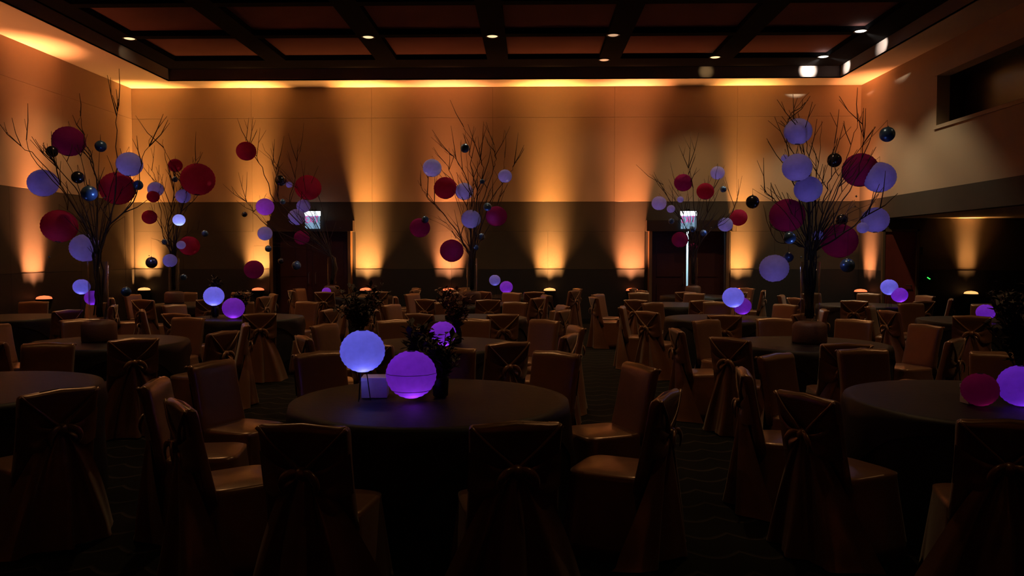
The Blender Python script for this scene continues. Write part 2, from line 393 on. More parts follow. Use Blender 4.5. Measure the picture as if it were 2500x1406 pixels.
# added downlights in the same beams, unseen above the frame, lighting the chairs
for x, y, wh in ((-5.69, 11.9, 'third row from the back, left'), (-.73, 11.9, 'third row from the back, middle'), (4.23, 11.9, 'third row from the back, right'),
                 (-3.21, 7.8, 'above the second table row, left'), (1.75, 7.8, 'above the second table row, middle'), (6.7, 7.8, 'above the second table row, right'),
                 (-5.69, 3.7, 'above the first table row, left'), (1.75, 3.7, 'above the first table row, right')):
    downlight_at(Vector((x, y, 0)), 'dim', 'added unseen downlight in a dark beam, '+wh)
    spot((x, y, ZB-.04), (x, y, 0), DOWN_WARM*(3.3 if y > 7 else .6), (1, .58, .24), 105, .8, .06)

# ------------------------------------------------------------------ uplights along the walls
off = .20
def uplight(x, y, nx, ny, col, lens, label, power, size=46, ztop=.84, top=None):
    "nx, ny: unit vector away from the wall"
    root = empty('uplight', (x, y, 0), math.atan2(ny, nx)-pi/2+pi)
    tag(root, label, 'uplight', 'uplights standing along the walls')
    MB().box((-.14, -.11, 0), (.14, .11, .03)).build('base', M['black'], root)
    MB().lathe([(.02, .03), (.02, ztop-.27)], 10).build('pole', M['black'], root)
    MB().lathe([(.05, ztop-.27), (.11, ztop-.22), (.15, ztop-.06), (.155, ztop-.02)], 20, cap1=True).build('housing', M['black'], root)
    MB().lathe([(.145, ztop-.02), (.13, ztop+.015), (.08, ztop+.035), (.002, ztop+.045)], 20).build('lens', M[lens], root, True)
    l = bpy.data.lights.new('led_bar', 'AREA'); l.shape = 'RECTANGLE'; l.size = .62*(size/46)**2; l.size_y = .08; l.spread = R(size*.60); l.energy = power*.060; l.color = col
    L0 = Vector((x-nx*(off-.10), y-ny*(off-.10), ztop+.07))
    lo = bpy.data.objects.new('led_bar', l); COL.objects.link(lo); lo.location = L0
    dz = (L0-Vector((L0.x-nx*.25, L0.y-ny*.25, 5.74))).normalized(); tx = Vector((-ny, nx, 0)); ty = dz.cross(tx)
    lo.rotation_euler = Matrix((tx, ty, dz)).transposed().to_euler()
    spot(L0, (L0.x-nx*.3, L0.y-ny*.3, 5.74), power*.30, col, size*.8, 1.0, .06)
    spot((x, y, ztop+.07), (x-nx*.5, y-ny*.5, 5.74), power*.44, col, size*1.75, 1.0, .1)
    return root
for px, c, le, pw, label in (
    (352, AMBER, 'lens_amber', 1.1, 'uplight in the back left corner of the room, throwing an amber beam'),
    (630, AMBER, 'lens_red', 1.15, 'uplight just left of the left double doors'),
    (893, AMBER, 'lens_red', 1.15, 'uplight just right of the left double doors'),
    (1095, ORANGE, 'lens_red', .9, 'uplight behind the middle tall branch tree, throwing an orange beam'),
    (1342, AMBER, 'lens_amber', 1.1, 'uplight at the middle of the bare back wall between both door pairs'),
    (1543, ORANGE, 'lens_red', 1.0, 'uplight just left of the right double doors'),
    (1806, AMBER, 'lens_red', .95, 'uplight just right of the right double doors')):
    p = at(px, 706, YB-off)
    uplight(p.x, p.y, 0, -1, c, le, label, UP_POWER*pw)
uplight(XL+off, 15.55, 1, 0, ORANGE, 'lens_red', 'uplight on the left wall, throwing an orange beam at the picture edge', UP_POWER*1.0)
uplight(XL+off, 12.6, 1, 0, ORANGE, 'lens_red', 'uplight on the left wall beyond the picture edge', UP_POWER*1.0)
uplight(XL+off, 8.3, 1, 0, AMBER, 'lens_amber', 'added unseen uplight on the left wall beside the second table row', UP_POWER*.10)  # this and the next one are out of view, added for ambient light
uplight(XL+off, 3.5, 1, 0, ORANGE, 'lens_red', 'added unseen uplight on the left wall beside the front tables', UP_POWER*.22)
uplight(-4.5, YF+off, 0, 1, ORANGE, 'lens_red', 'added unseen uplight on the wall behind the photographer, left', UP_POWER*.22)  # both behind the camera are added to lift the dark front chairs
uplight(2.5, YF+off, 0, 1, ORANGE, 'lens_red', 'added unseen uplight on the wall behind the photographer, right', UP_POWER*.22)
uplight(XR-off, 18.95, -1, 0, ORANGE, 'lens_red', 'uplight in the back right corner beside the alcove', UP_POWER*.6)
p = at(2372, 660, YA-.2)
uplight(p.x, p.y, 0, -1, AMBER, 'lens_amber', 'uplight in the low alcove, throwing a narrow amber cone', UP_POWER*.22, 34)

# ------------------------------------------------------------------ exit signs
def exit_sign(px, label):
    p = at(px, 537, YB-.30)
    root = empty('exit_sign', (p.x, p.y, p.z)); tag(root, label, 'exit sign', 'exit signs over the double doors')
    w_, h_ = .19, .21
    MB().box((-w_, -.03, h_-.11), (w_, .03, h_)).build('housing', M['sign_white'], root)
    MB().box((-w_+.01, -.008, -h_), (w_-.01, .008, h_-.11)).build('sign_panel', M['sign_panel'], root)
    MB().box((-.02, -.02, h_), (.02, .02, h_+.05)).build('bracket', M['black'], root)
    MB().box((-.02, -.02, h_+.03), (.02, .32, h_+.05)).build('bracket', M['black'], root)
    t = .026; L = MB(); zb, zt = -.06, .085
    def st(x0, z0, x1, z1): L.tube([(x0, -.013, z0), (x1, -.013, z1)], .012, 4)
    x = -.155
    st(x, zb, x, zt); st(x, zt, x+.06, zt); st(x, .012, x+.05, .012); st(x, zb, x+.06, zb)
    x = -.065; st(x, zb, x+.065, zt); st(x, zt, x+.065, zb)
    x = .03; st(x, zb, x, zt)
    x = .065; st(x, zt, x+.085, zt); st(x+.042, zb, x+.042, zt)
    L.build('lettering', M['sign_letter'], root)
exit_sign(763, 'glowing white exit sign above the left double doors')
exit_sign(1681, 'glowing white exit sign above the right double doors')

# ------------------------------------------------------------------ tables
def table_cloth_mesh(seed):
    rnd = random.Random(seed); ph = rnd.random()*6; n = 84; r0 = .875; Z = .76
    def ring(r, z, amp):
        out = []
        for k in range(n):
            t = 2*pi*k/n; rr = r+amp*(.6*math.cos(14*t+ph)+.4*math.cos(9*t+2*ph)); out.append((rr*math.cos(t), rr*math.sin(t), z))
        return out
    L = [ring(.02, Z, 0), ring(.5, Z, 0), ring(r0-.02, Z, 0), ring(r0, Z-.006, 0), ring(r0+.008, Z-.03, .001), ring(r0+.012, Z-.15, .008), ring(r0+.014, .4, .014), ring(r0+.022, .15, .02), ring(r0+.026, .005, .022)]
    return MB().loops(L, cap0=True, cap1=False)
def overlay_mesh():
    n = 96; r0 = .885; m = MB(); L = []
    for f_ in (.02, .4, .7, .93, 1.0):
        L.append([(r0*f_*math.cos(2*pi*k/n), r0*f_*math.sin(2*pi*k/n), .766 if f_ < 1 else .762) for k in range(n)])
    for q in (.25, .5, .75, 1.0):
        l = []
        for k in range(n):
            t = 2*pi*k/n; tt = t+pi/4
            R_ = min(.97/max(abs(math.cos(tt)), abs(math.sin(tt))), 1.28)
            dz = max(.03, R_-r0)*q; rr = r0+.012+.012*q*math.cos(12*t)+.02*q*(dz/.3)
            l.append((rr*math.cos(t), rr*math.sin(t), .762-dz))
        L.append(l)
    return m.loops(L, cap0=True, cap1=False)
tb0 = empty('banquet_table')
table_cloth_mesh(1).build('tablecloth', M['cloth'], tb0, True)
overlay_mesh().build('table_overlay', M['overlay'], tb0, True)
reg(tb0)
TABLES = {}
def table(key, x, y, where, label):
    global tb0
    o = tb0 if not TABLES else copy_tree(tb0)
    o.location = (x, y, 0); o.rotation_euler = (0, 0, random.uniform(-.15, .15)-.0)
    if y > 6: o.scale = (.9, .9, 1)
    tag(o, label, 'table', 'round banquet tables with floor length black cloths'); TABLES[key] = (Vector((x, y, 0)), where)
TX = [('front', -.64, 5.12, 'the front centre table', 'front centre round table under a black cloth, carrying the big blue-white lantern'),
      ('fl', -3.95, 5.45, 'the front left table', 'round black-clothed table at the front left edge of the picture'),
      ('fr', 2.95, 5.15, 'the front right table', 'round black-clothed table at front right with violet lanterns at the picture edge'),
      ('t1', -4.5, 8.45, 'the leftmost tall tree table', 'round black-clothed table carrying the leftmost tall branch tree'),
      ('mid', -.95, 8.3, 'the lone purple lantern table', 'round black-clothed table with a purple lantern, right behind the front centre table'),
      ('t6', 2.92, 8.45, 'the big right tree table', 'round black-clothed table carrying the big branch tree on the right'),
      ('l522', -4.18, 11.8, 'the left bright lantern table', 'round black-clothed table with a bright blue and a purple lantern, left half'),
      ('dark', -.85, 11.8, 'the orange-lit foliage table', 'round black-clothed table with orange-lit foliage and no lantern, middle'),
      ('l1790', 2.78, 11.8, 'the right bright lantern table', 'round black-clothed table with a bright blue lantern before the right doors'),
      ('l2405', 6.35, 11.5, 'the lone violet lantern table', 'round black-clothed table with one violet lantern, far right'),
      ('t2', -6.3, 15.0, 'the second tree table', 'round black-clothed table under the second branch tree from the left'),
      ('l200', -7.75, 11.7, 'the far left lantern table', 'round black-clothed table with a blue lantern at the far left'),
      ('t4', -1.1, 15.1, 'the middle tree table', 'round black-clothed table carrying the middle branch tree'),
      ('r3', 2.55, 15.0, 'the bare fourth row table', 'bare round black-clothed table in the fourth row, right of the middle'),
      ('l2165', 6.1, 14.9, 'the alcove side lantern table', 'round black-clothed table with a paired blue and violet lantern near the alcove'),
      ('t3', -3.9, 17.9, 'the left doors tree table', 'round black-clothed table carrying the tree in front of the left doors'),
      ('l1235', -.3, 18.0, 'the backmost middle table', 'round black-clothed table with small violet lanterns near the back wall'),
      ('t5', 3.7, 18.0, 'the right doors tree table', 'round black-clothed table carrying the tree in front of the right doors')]
for t in TX: table(*t)

# ------------------------------------------------------------------ chairs
def sup(cx, cy, a, b, z, n, e=.35, amp=0, k=16, ph=0):
    out = []
    for i in range(n):
        t = 2*pi*i/n; c, s_ = math.cos(t), math.sin(t)
        m = 1+amp*math.cos(k*t+ph)
        out.append((cx+a*m*math.copysign(abs(c)**e, c), cy+b*m*math.copysign(abs(s_)**e, s_), z))
    return out
def yb(z): return -.215-(z-.42)*.2
def make_chair():
    root = empty('banquet_chair')
    m = MB(); n = 56; L = []
    for z in (.004, .08, .18, .3, .40, .44, .465):
        fl_ = (.44-min(z, .44))
        L.append(sup(0, -.015+.0*fl_, .225+.10*fl_, .225+.10*fl_, z, n, .38, .045*(fl_/.44), 14))
    L.append(sup(0, -.015, .20, .20, .475, n, .38)); L.append(sup(0, -.015, .02, .02, .478, n, .6))
    m.loops(L); L = []
    for z, a, t in ((.40, .222, .04), (.5, .218, .040), (.62, .214, .038), (.74, .214, .038), (.84, .217, .040), (.875, .218, .041), (.898, .217, .037), (.912, .213, .027), (.920, .204, .012)):
        L.append([(p[0], p[1]+yb(z), z+(.006*math.cos(p[0]*18) if z > .9 else 0)) for p in sup(0, 0, a, t, 0, 40, .35)])
    m.loops(L); m.build('cover', M['satin'], root, True)
    # drape fanning from the knot down to the floor behind the chair
    kz = .705; ky = yb(kz)-.055
    def fan(u, v):
        s_ = (u-.5)*2; hw_ = .030+.37*v**.70
        z = kz-.015-(kz-.018)*v - .012*abs(s_)*v
        y0 = ky+(-.40-ky)*v**1.1 + .24*abs(s_)**2.2*v**1.2
        fold = (.010+.030*v)*math.cos(s_*9.5+.8)+.012*v*math.cos(s_*21)
        return (s_*hw_+.012*math.sin(s_*7+v*3), y0-fold, max(.006, z+.018*v*math.cos(s_*4+1)*(v > .9)))
    d = MB().grid(fan, 40, 14); dr = d.build('drape', M['satin'], root, True)
    def side(sg):
        def f(u, v):
            # cloth sweeping from the back edge of the cover to the knot
            zz = .895-.30*v; a = Vector((sg*.222, yb(zz)-.02, zz)); k = Vector((sg*.012, ky, kz-.02*v))
            p = a.lerp(k, u); p.z -= .055*math.sin(pi*u)*v; p.y -= .028*math.sin(pi*u)*(.3+v)+.010*math.cos(v*14)*u
            return p
        def g(u, v):
            p = f(u, .35+v*.65); return p
        return g
    for sg in (-1, 1):
        b = MB().grid(side(sg), 14, 12)
        b.tube(bez([(sg*.216, yb(.90)-.03, .905), (sg*.11, yb(.80)-.055, .80), (sg*.01, ky, kz)], 5), [.012, .011, .010, .010, .010, .010, .011, .012, .014, .015, .016], 7)
        b.build('swag', M['satin'], root, True)
    kn = MB().lathe([(.006, .032), (.026, .024), (.036, .004), (.030, -.020), (.012, -.034)], 12, (0, ky-.012, kz-.01))
    for sg in (-1, 1):
        kn.tube(bez([(0, ky-.02, kz), (sg*.05, ky-.045, kz-.005), (sg*.085, ky-.05, kz-.05), (sg*.075, ky-.045, kz-.10)], 4), [.012, .014, .017, .019, .02, .021, .021, .020, .018, .016, .013, .010, .006], 6, .45)
    kn.build('knot', M['satin'], root, True)
    return root
chair0 = make_chair(); reg(chair0)
CH = {}
def add_chair(key, x, y):
    c, where = TABLES[key]
    CH.setdefault(key, []).append((x, y))
def chp(key, px, topy, dx=0):
    d = .78*F/(topy-620); p = at(px, topy, d); c = TABLES[key][0]; q = Vector((p.x, d, 0)); v = (c-q).normalized()*.30; add_chair(key, q.x+v.x, q.y+v.y)
for a in ((790, 1012), (1250, 1010), (445, 985), (395, 928), (520, 888), (768, 862), (1095, 856), (1332, 864), (1505, 890), (1500, 950)): chp('front', *a)
for a in ((95, 945), (45, 838), (-140, 850)): chp('fl', *a)
for a in ((2010, 955), (2400, 1008), (1905, 905), (1942, 866), (2170, 866), (2440, 872)): chp('fr', *a)
for a in ((75, 832), (315, 826), (550, 808), (168, 784), (412, 782), (585, 793), (20, 792)): chp('t1', *a)
for a in ((792, 820), (925, 834), (1203, 826), (1378, 815), (975, 782), (1160, 779), (1325, 781), (795, 792), (1400, 796)): chp('mid', *a)
for a in ((1800, 820), (2042, 828), (1665, 803), (2258, 820), (1745, 780), (2070, 778), (2250, 790), (1900, 776)): chp('t6', *a)
for key, (c, where) in TABLES.items():
    if key in CH: continue
    n = 8; ph = random.uniform(.2, .6)
    for i in range(n):
        a = 2*pi*i/n+ph; x, y = c.x+1.12*math.cos(a), c.y+1.12*math.sin(a)
        if not (XL+.5 < x < XR-.4 and y < YB-.75): continue
        q = pix((x, y, .9))
        if -90 < q[0] < 2590: add_chair(key, x, y)
# spread chairs apart where two tables' rings meet
allc = [[k, x, y] for k, l in CH.items() for x, y in l]
for it in range(150):
    for i in range(len(allc)):
        for j in range(i):
            a, b = allc[i], allc[j]; dx, dy = a[1]-b[1], a[2]-b[2]; dd = math.hypot(dx, dy)
            need = .72 if a[0] == b[0] else .98
            if dd < need:
                k = (need-dd)/dd*.5; wa_, wb_ = (k, k)
                a[1] += dx*wa_; a[2] += dy*wa_; b[1] -= dx*wb_; b[2] -= dy*wb_
        a = allc[i]
        for key, (c, _) in TABLES.items():
            dx, dy = a[1]-c.x, a[2]-c.y; dd = math.hypot(dx, dy)
            lim = 1.22 if c.y < 6 else 1.08
            if dd < lim: a[1] = c.x+dx/dd*lim; a[2] = c.y+dy/dd*lim
CH = {}
for k, x, y in allc: CH.setdefault(k, []).append((x, y))
ORD = ['first', 'second', 'third', 'fourth', 'fifth', 'sixth', 'seventh', 'eighth']
first = True
for key, lst in CH.items():
    c, where = TABLES[key]
    sides = {'near': [], 'far': [], 'left': [], 'right': []}
    for x, y in lst:
        a = math.degrees(math.atan2(y-c.y, x-c.x))
        s_ = 'near' if -140 < a < -40 else 'far' if 40 < a < 140 else 'left' if abs(a) >= 140 else 'right'
        sides[s_].append((x, y))
    for s_, l in sides.items():
        l.sort(key=(lambda q: q[0]) if s_ in ('near', 'far') else (lambda q: q[1]))
        for i, (x, y) in enumerate(l):
            o = chair0 if first else copy_tree(chair0); first = False
            o.location = (x, y, 0); o.rotation_euler = (0, 0, (math.atan2(c.y-y, c.x-x)-pi/2)*(.5 if s_ == 'near' and c.y < 6 else 1)+random.uniform(-.05, .05))
            if s_ in ('near', 'far'):
                pos = '%s from left, %s side of %s' % (ORD[i], s_, where) if len(l) > 1 else 'alone on the %s side of %s' % (s_, where)
            else:
                pos = '%s from front, %s flank of %s' % (ORD[i], s_, where) if len(l) > 1 else 'alone on the %s flank of %s' % (s_, where)
            tag(o, 'satin covered chair, '+pos, 'chair', 'bronze satin covered chairs around the tables')

# ------------------------------------------------------------------ lanterns
def ball_mesh(ribs, squash=.94, n=32, rows=26):
    prof = []
    for i in range(rows+1):
        t = .16+(pi-.32)*i/rows
        r = math.sin(t); z = -math.cos(t)*squash
        k = 1+(.012*(1 if i % 2 else -1) if ribs else 0)
        prof.append((r*k, z*k))
    return MB().lathe(prof, n, cap0=not ribs, cap1=not ribs)
def lantern_proto(name, m, ribs=True, sq=.94):
    o = ball_mesh(ribs, sq).build(name, m, None, True)
    if ribs:
        for zz in (-1, 1):
            pr = [(.155+.02*math.cos(q*pi/3), zz*sq*.985+.02*math.sin(q*pi/3)) for q in range(7)]
            MB().lathe(pr, 16, cap0=False, cap1=False).build('wire_ring', M['wire'], o)
    else:
        MB().lathe([(.10, .90*sq), (.10, 1.10*sq), (.02, 1.14*sq)], 12).build('cap', M['metal'], o)
    reg(o); return o
PK = {'W': ('paper_lantern', 'paper_white'), 'R': ('paper_lantern', 'paper_red'), 'M': ('paper_lantern', 'paper_magenta'), 'P': ('paper_lantern', 'paper_purple'),
      'B': ('glass_bauble', 'ball_blue'), 'G': ('glass_bauble', 'ball_dark'), 'C': ('glass_bauble', 'ball_clear')}
CN = {'W': 'pale lavender paper lantern', 'R': 'crimson paper lantern', 'M': 'dark magenta paper lantern', 'P': 'bright violet paper lantern',
      'B': 'shiny blue bauble', 'G': 'dark mirrored bauble', 'C': 'clear glass bauble'}
protos = {}; used = set()
def ball(kind, p, r, label, cat, group, name=None):
    if kind not in protos:
        nm, mm = PK[kind]; protos[kind] = lantern_proto(nm, M[mm], kind not in 'BGC', .94 if kind not in 'BGC' else 1.0)
    o = protos[kind]
    if kind in used: o = copy_tree(o)
    used.add(kind)
    o.location = p; o.scale = (r, r, r); o.rotation_euler = (random.uniform(-.12, .12), random.uniform(-.12, .12), random.uniform(0, 6))
    tag(o, label, cat, group); return o
LC = {'W': (.30, .22, 1.0), 'R': (1, .28, .42), 'M': (.95, .25, .65), 'P': (.60, .20, 1.0)}
LW = {'W': .62, 'R': .30, 'M': .36, 'P': 1.5}

# ------------------------------------------------------------------ branch trees
TREES = {
 't1': dict(px=240, name='leftmost tall tree', balls=[(168,345,38,'M'),(127,370,14,'G'),(246,357,14,'B'),(316,401,31,'W'),(105,447,35,'W'),(190,433,15,'G'),(218,472,19,'B'),(287,460,42,'R'),(337,452,12,'B'),(145,552,42,'R'),(208,605,36,'W'),(308,712,12,'B')],
   br=[[(250,640),(232,600),(180,500),(100,395),(45,350),(8,310)],[(252,640),(262,560),(325,490),(345,400),(372,330)],[(248,640),(225,570),(190,470),(135,400),(115,350)],[(250,640),(240,500),(228,400),(205,330),(195,270)],[(255,640),(275,520),(287,400),(283,300),(292,235)],[(250,640),(215,560),(165,480),(80,380),(60,290)]]),
 't2': dict(px=425, name='second tree from the left', balls=[(428,404,17,'R'),(483,438,41,'R'),(427,438,7,'B'),(447,479,18,'W'),(437,537,15,'W'),(380,462,19,'W'),(374,480,15,'R'),(365,530,18,'R'),(462,600,25,'R'),(442,598,11,'W'),(415,636,17,'W'),(370,641,14,'G'),(448,677,8,'B'),(500,570,8,'B'),(402,590,7,'B')],
   br=[[(422,660),(410,560),(425,470),(405,390),(398,340)],[(425,660),(440,540),(465,430),(490,370)],[(420,660),(395,560),(385,450),(360,400)],[(424,660),(430,560),(450,470),(440,400)]]),
 't3': dict(px=705, name='tree before the left doors', balls=[(601,369,24,'R'),(647,505,22,'P'),(647,570,18,'W'),(620,658,24,'M'),(597,523,7,'G'),(655,607,8,'B'),(724,530,21,'W'),(741,503,17,'W'),(752,458,32,'R'),(685,440,14,'G'),(706,451,8,'W'),(690,492,7,'B'),(737,580,19,'M'),(724,648,11,'B'),(686,637,7,'G')],
   br=[[(702,640),(688,520),(640,410),(620,370),(597,335)],[(702,640),(650,550),(610,500),(585,470)],[(704,640),(715,520),(722,420),(735,360)],[(705,640),(690,500),(680,430),(640,350)],[(704,640),(730,520),(765,440)]]),
 't4': dict(px=1152, name='middle tree', balls=[(1135,362,11,'B'),(1055,410,23,'W'),(1087,459,28,'R'),(1133,467,22,'W'),(1150,535,24,'W'),(1025,556,25,'M'),(1038,536,9,'B'),(1103,612,29,'M'),(1233,430,17,'W'),(1190,505,10,'B'),(1175,578,9,'B'),(1161,604,8,'B'),(1177,443,6,'B'),(1212,528,26,'M')],
   br=[[(1148,640),(1130,590),(1090,530),(1045,480),(1020,440)],[(1150,640),(1142,520),(1110,440),(1080,390),(1055,362)],[(1152,640),(1158,500),(1150,400),(1143,350),(1128,300)],[(1154,640),(1175,500),(1205,410),(1210,380),(1203,335)],[(1156,640),(1195,500),(1240,430),(1262,395)],[(1151,640),(1150,480),(1120,400),(1085,368)],[(1154,640),(1165,480),(1180,420),(1170,380)],[(1156,640),(1205,530),(1225,450),(1232,370)]]),
 't5': dict(px=1692, name='tree before the right doors', balls=[(1668,446,22,'M'),(1722,467,21,'R'),(1752,422,17,'W'),(1766,462,8,'B'),(1803,531,21,'R'),(1771,548,18,'W'),(1609,496,18,'W'),(1638,510,10,'W'),(1639,540,7,'B'),(1661,487,8,'W'),(1660,585,20,'M'),(1718,569,8,'B'),(1691,560,7,'B'),(1692,603,10,'M')],
   br=[[(1690,640),(1678,560),(1640,500),(1612,440)],[(1691,640),(1698,540),(1690,460),(1680,400)],[(1693,640),(1720,540),(1745,450),(1752,400)],[(1692,640),(1740,560),(1785,520),(1800,490)],[(1690,640),(1670,540),(1655,450)]]),
 't6': dict(px=1978, name='big tree at right', balls=[(1948,321,33,'W'),(1946,409,35,'W'),(1916,386,9,'W'),(2166,328,18,'B'),(2037,391,17,'G'),(2100,415,42,'M'),(2147,433,38,'W'),(1973,462,33,'W'),(1922,526,42,'M'),(2049,588,43,'M'),(2055,537,14,'G'),(2137,537,32,'W'),(2086,522,18,'C'),(2106,556,14,'W'),(1928,580,15,'B'),(1890,655,35,'W'),(1925,628,12,'B'),(2069,648,17,'B'),(1997,575,13,'W'),(1837,493,16,'G')],
   br=[[(1976,640),(1965,570),(1920,510),(1880,480),(1856,460)],[(1982,640),(2000,560),(2045,470),(2060,410),(2080,340),(2108,270)],[(1980,640),(1990,480),(1998,400),(2006,295)],[(1976,640),(1955,510),(1930,420),(1920,310),(1940,270),(1976,226)],[(1984,640),(2030,540),(2095,420),(2105,350),(2106,288)],[(1974,640),(1950,600),(1900,590),(1880,560)],[(1980,640),(1975,500),(1960,380),(1935,290)],[(1982,640),(2010,500),(2030,420),(2040,330)],[(1980,640),(1985,520),(1975,400),(1962,330),(1928,292)],[(1985,640),(2060,570),(2110,530),(2160,500)]]),
}
SZ = {}
def add_twigs(mb, pts, rad, rnd, n, ln):
    for _ in range(n):
        i = rnd.randint(len(pts)//3, len(pts)-2); p = pts[i]; d = (pts[i+1]-pts[i]).normalized()
        s_ = Vector((rnd.uniform(-1, 1), rnd.uniform(-1, 1), rnd.uniform(-.1, .9))).normalized()
        q = (d*.9+s_*.8).normalized(); l = ln*rnd.uniform(.5, 1.2)
        b = p+q*l*.5+Vector((rnd.uniform(-.03, .03), 0, rnd.uniform(-.02, .04))); c = b+(q+Vector((0, 0, .35))).normalized()*l*.5
        mb.tube([p, b, c], [rad*.5, rad*.38, .0025], 4)
        if rnd.random() < .6: mb.tube([b, b+(q+Vector((rnd.uniform(-.8, .8), rnd.uniform(-.5, .5), .4)))*l*.3], [rad*.3, .002], 4)
for key, T in TREES.items():
    rnd = random.Random(hash(key) % 1000 if False else sum(map(ord, key)))
    c, where = TABLES[key]; d = c.y; bx = at(T['px'], 700, d).x; sc = d/8.45
    # keep the base on the table top
    dx = max(-.55, min(.55, bx-c.x)); bx = c.x+dx
    nm = T['name']; root = empty('branch_tree', (bx, d, .77)); tag(root, 'tall arrangement of bare brown branches hung with lanterns, the %s' % nm, 'branch tree', 'bare branch trees on the tables')
    vtop = 1.62
    MB().lathe([(.17, 0), (.175, .02), (.175, .18), (.15, .215), (.11, .225)], 28).build('drum_base', M['drum'], root, True)
    MB().lathe([(.085, .226), (.095, .24), (.10, vtop-.77), (.093, vtop-.77), (.088, .25), (.02, .245)], 24, cap0=False, cap1=False).build('vase', M['glass'], root, True)
    P0 = Vector((bx, d, .77))
    def conn(pt_list, off_y):
        pts = [Vector((bx+rnd.uniform(-.03, .03), d+rnd.uniform(-.03, .03), 1.03)), Vector((bx+rnd.uniform(-.05, .05), d+rnd.uniform(-.05, .05), vtop))]
        for i, (px_, py_) in enumerate(pt_list[1:] if len(pt_list) > 2 else pt_list):
            k = (i+1)/len(pt_list); q = at(px_, py_, d+off_y*k)
            if q.z > pts[-1].z+.04: pts.append(q)
        return pts
    for k, b in enumerate(T['br']):
        pts = bez(conn(b, rnd.uniform(-.5, .5)), 5); pts = [p-P0 for p in pts]
        r0 = .0115*(.8+.4*rnd.random())*min(sc, 1.25)
        for i_ in range(2, len(pts)-1): pts[i_] += Vector((rnd.uniform(-.012, .012), rnd.uniform(-.012, .012), rnd.uniform(-.008, .008)))*sc
        rad = [r0*(1-.85*i/(len(pts)-1)) for i in range(len(pts))]
        m = MB().tube(pts, rad, 6); add_twigs(m, pts, r0, rnd, 7, .34*sc); m.build('branch', M['bark'], root, True)
    cnt = {}
    for (px_, py_, r_, kd) in T['balls']: cnt.setdefault((kd), []).append((py_, px_))
    for v in cnt.values(): v.sort()
    trunk = [Vector((bx, d, 1.5)), Vector((bx, d, 2.3))]
    for (px_, py_, r_, kd) in T['balls']:
        oy = rnd.uniform(-.45, .35)
        if r_ > 25: oy = rnd.uniform(-.2, .3)
        dd = d+oy; p = at(px_, py_, dd); rr = r_*dd/F
        l = cnt[kd]; i = l.index((py_, px_)); 
        if len(l) == 1: pos = 'only one of its colour'
        elif i == 0: pos = 'highest of its colour'
        elif i == len(l)-1: pos = 'lowest of its colour'
        else: pos = ORD[i]+' highest of its colour'
        size = 'large' if r_ >= 28 else 'small' if r_ < 13 else 'medium'
        ob = ball(kd, p, rr, '%s %s, %s, %s' % (size, CN[kd], pos, nm), 'lantern' if kd in 'WRMP' else 'bauble', 'lanterns and baubles in the %s' % nm)
        # supporting branch and hanging thread
        top = p+Vector((0, 0, rr*(.94 if kd in 'WRMP' else 1.1)))
        hz = max(top.z+.06, vtop+.25+.25*rnd.random()); hang = Vector((p.x, p.y, hz))
        mid = Vector((bx*.55+p.x*.45, d*.55+p.y*.45, vtop+(hz-vtop)*.62+.05))
        pts = [q-P0 for q in bez([Vector((bx+rnd.uniform(-.04, .04), d+rnd.uniform(-.04, .04), 1.05)), Vector((bx, d, vtop)), mid, hang], 5)]
        m = MB().tube(pts, [.0075*(1-.8*j/(len(pts)-1))*min(sc, 1.2) for j in range(len(pts))], 5)
        add_twigs(m, pts, .009*min(sc, 1.2), rnd, 2, .22*sc)
        m.build('branch', M['bark'], root, True)
        th = MB().tube([hang-P0, top-P0], .0015, 3); th.build('thread', M['wire'], root)
        if kd in 'WRMP':
            point(p+Vector((-.1*rr, -.25*rr, -.25*rr)), LW[kd]*LANT*rr*rr*16, LC[kd], rr*.12, 'lantern_lamp')
    # added fill lamps before the crown light the balls; a bead marks each
    for q in ((-.25, -.45, .9), (.3, -.4, 1.5)):
        o = point(P0+Vector(q)*1.0, .9, (.35, .45, 1.0), .02, 'branch_fill')
        MB().lathe([(.001, -.012), (.012, 0), (.001, .012)], 8, c=q).build('fill_bead', M['black'], root)

# ------------------------------------------------------------------ table lanterns and foliage
def stand_lantern(kind, px, py, rpx, d, label, bright=1.0, color=None, legs=True, base=.77):
    p = at(px, py, d); r_ = rpx*d/F
    if p.z-r_*.96 < base: p.z = base+r_*.96
    o = ball(kind, p, r_, label, 'lantern', 'glowing lanterns on the tables')
    o.rotation_euler = (.1 if kind == 'W' else .05, 0, 0)
    h = (p.z-base)/r_
    if legs:
        for a in (0, 2.1, 4.2):
            g = MB().tube([(.17*math.cos(a), .17*math.sin(a), -.9), (.34*math.cos(a), .34*math.sin(a), -h)], .022, 6)
            g.build('leg', M['wire'], o)
    o.rotation_euler = (0, 0, random.uniform(0, 6))
    c = color or ((.20, .21, 1.0) if kind == 'W' else (.40, .13, 1.0))
    point(p+Vector((.10*r_, -.32*r_, -.62*r_)), bright*LANT*r_*r_*24, c, r_*.1, 'lantern_lamp')
    point(p+Vector((-.1*r_, 0, .2*r_)), bright*LANT*r_*r_*22, c, r_*.1, 'lantern_lamp')
    return o
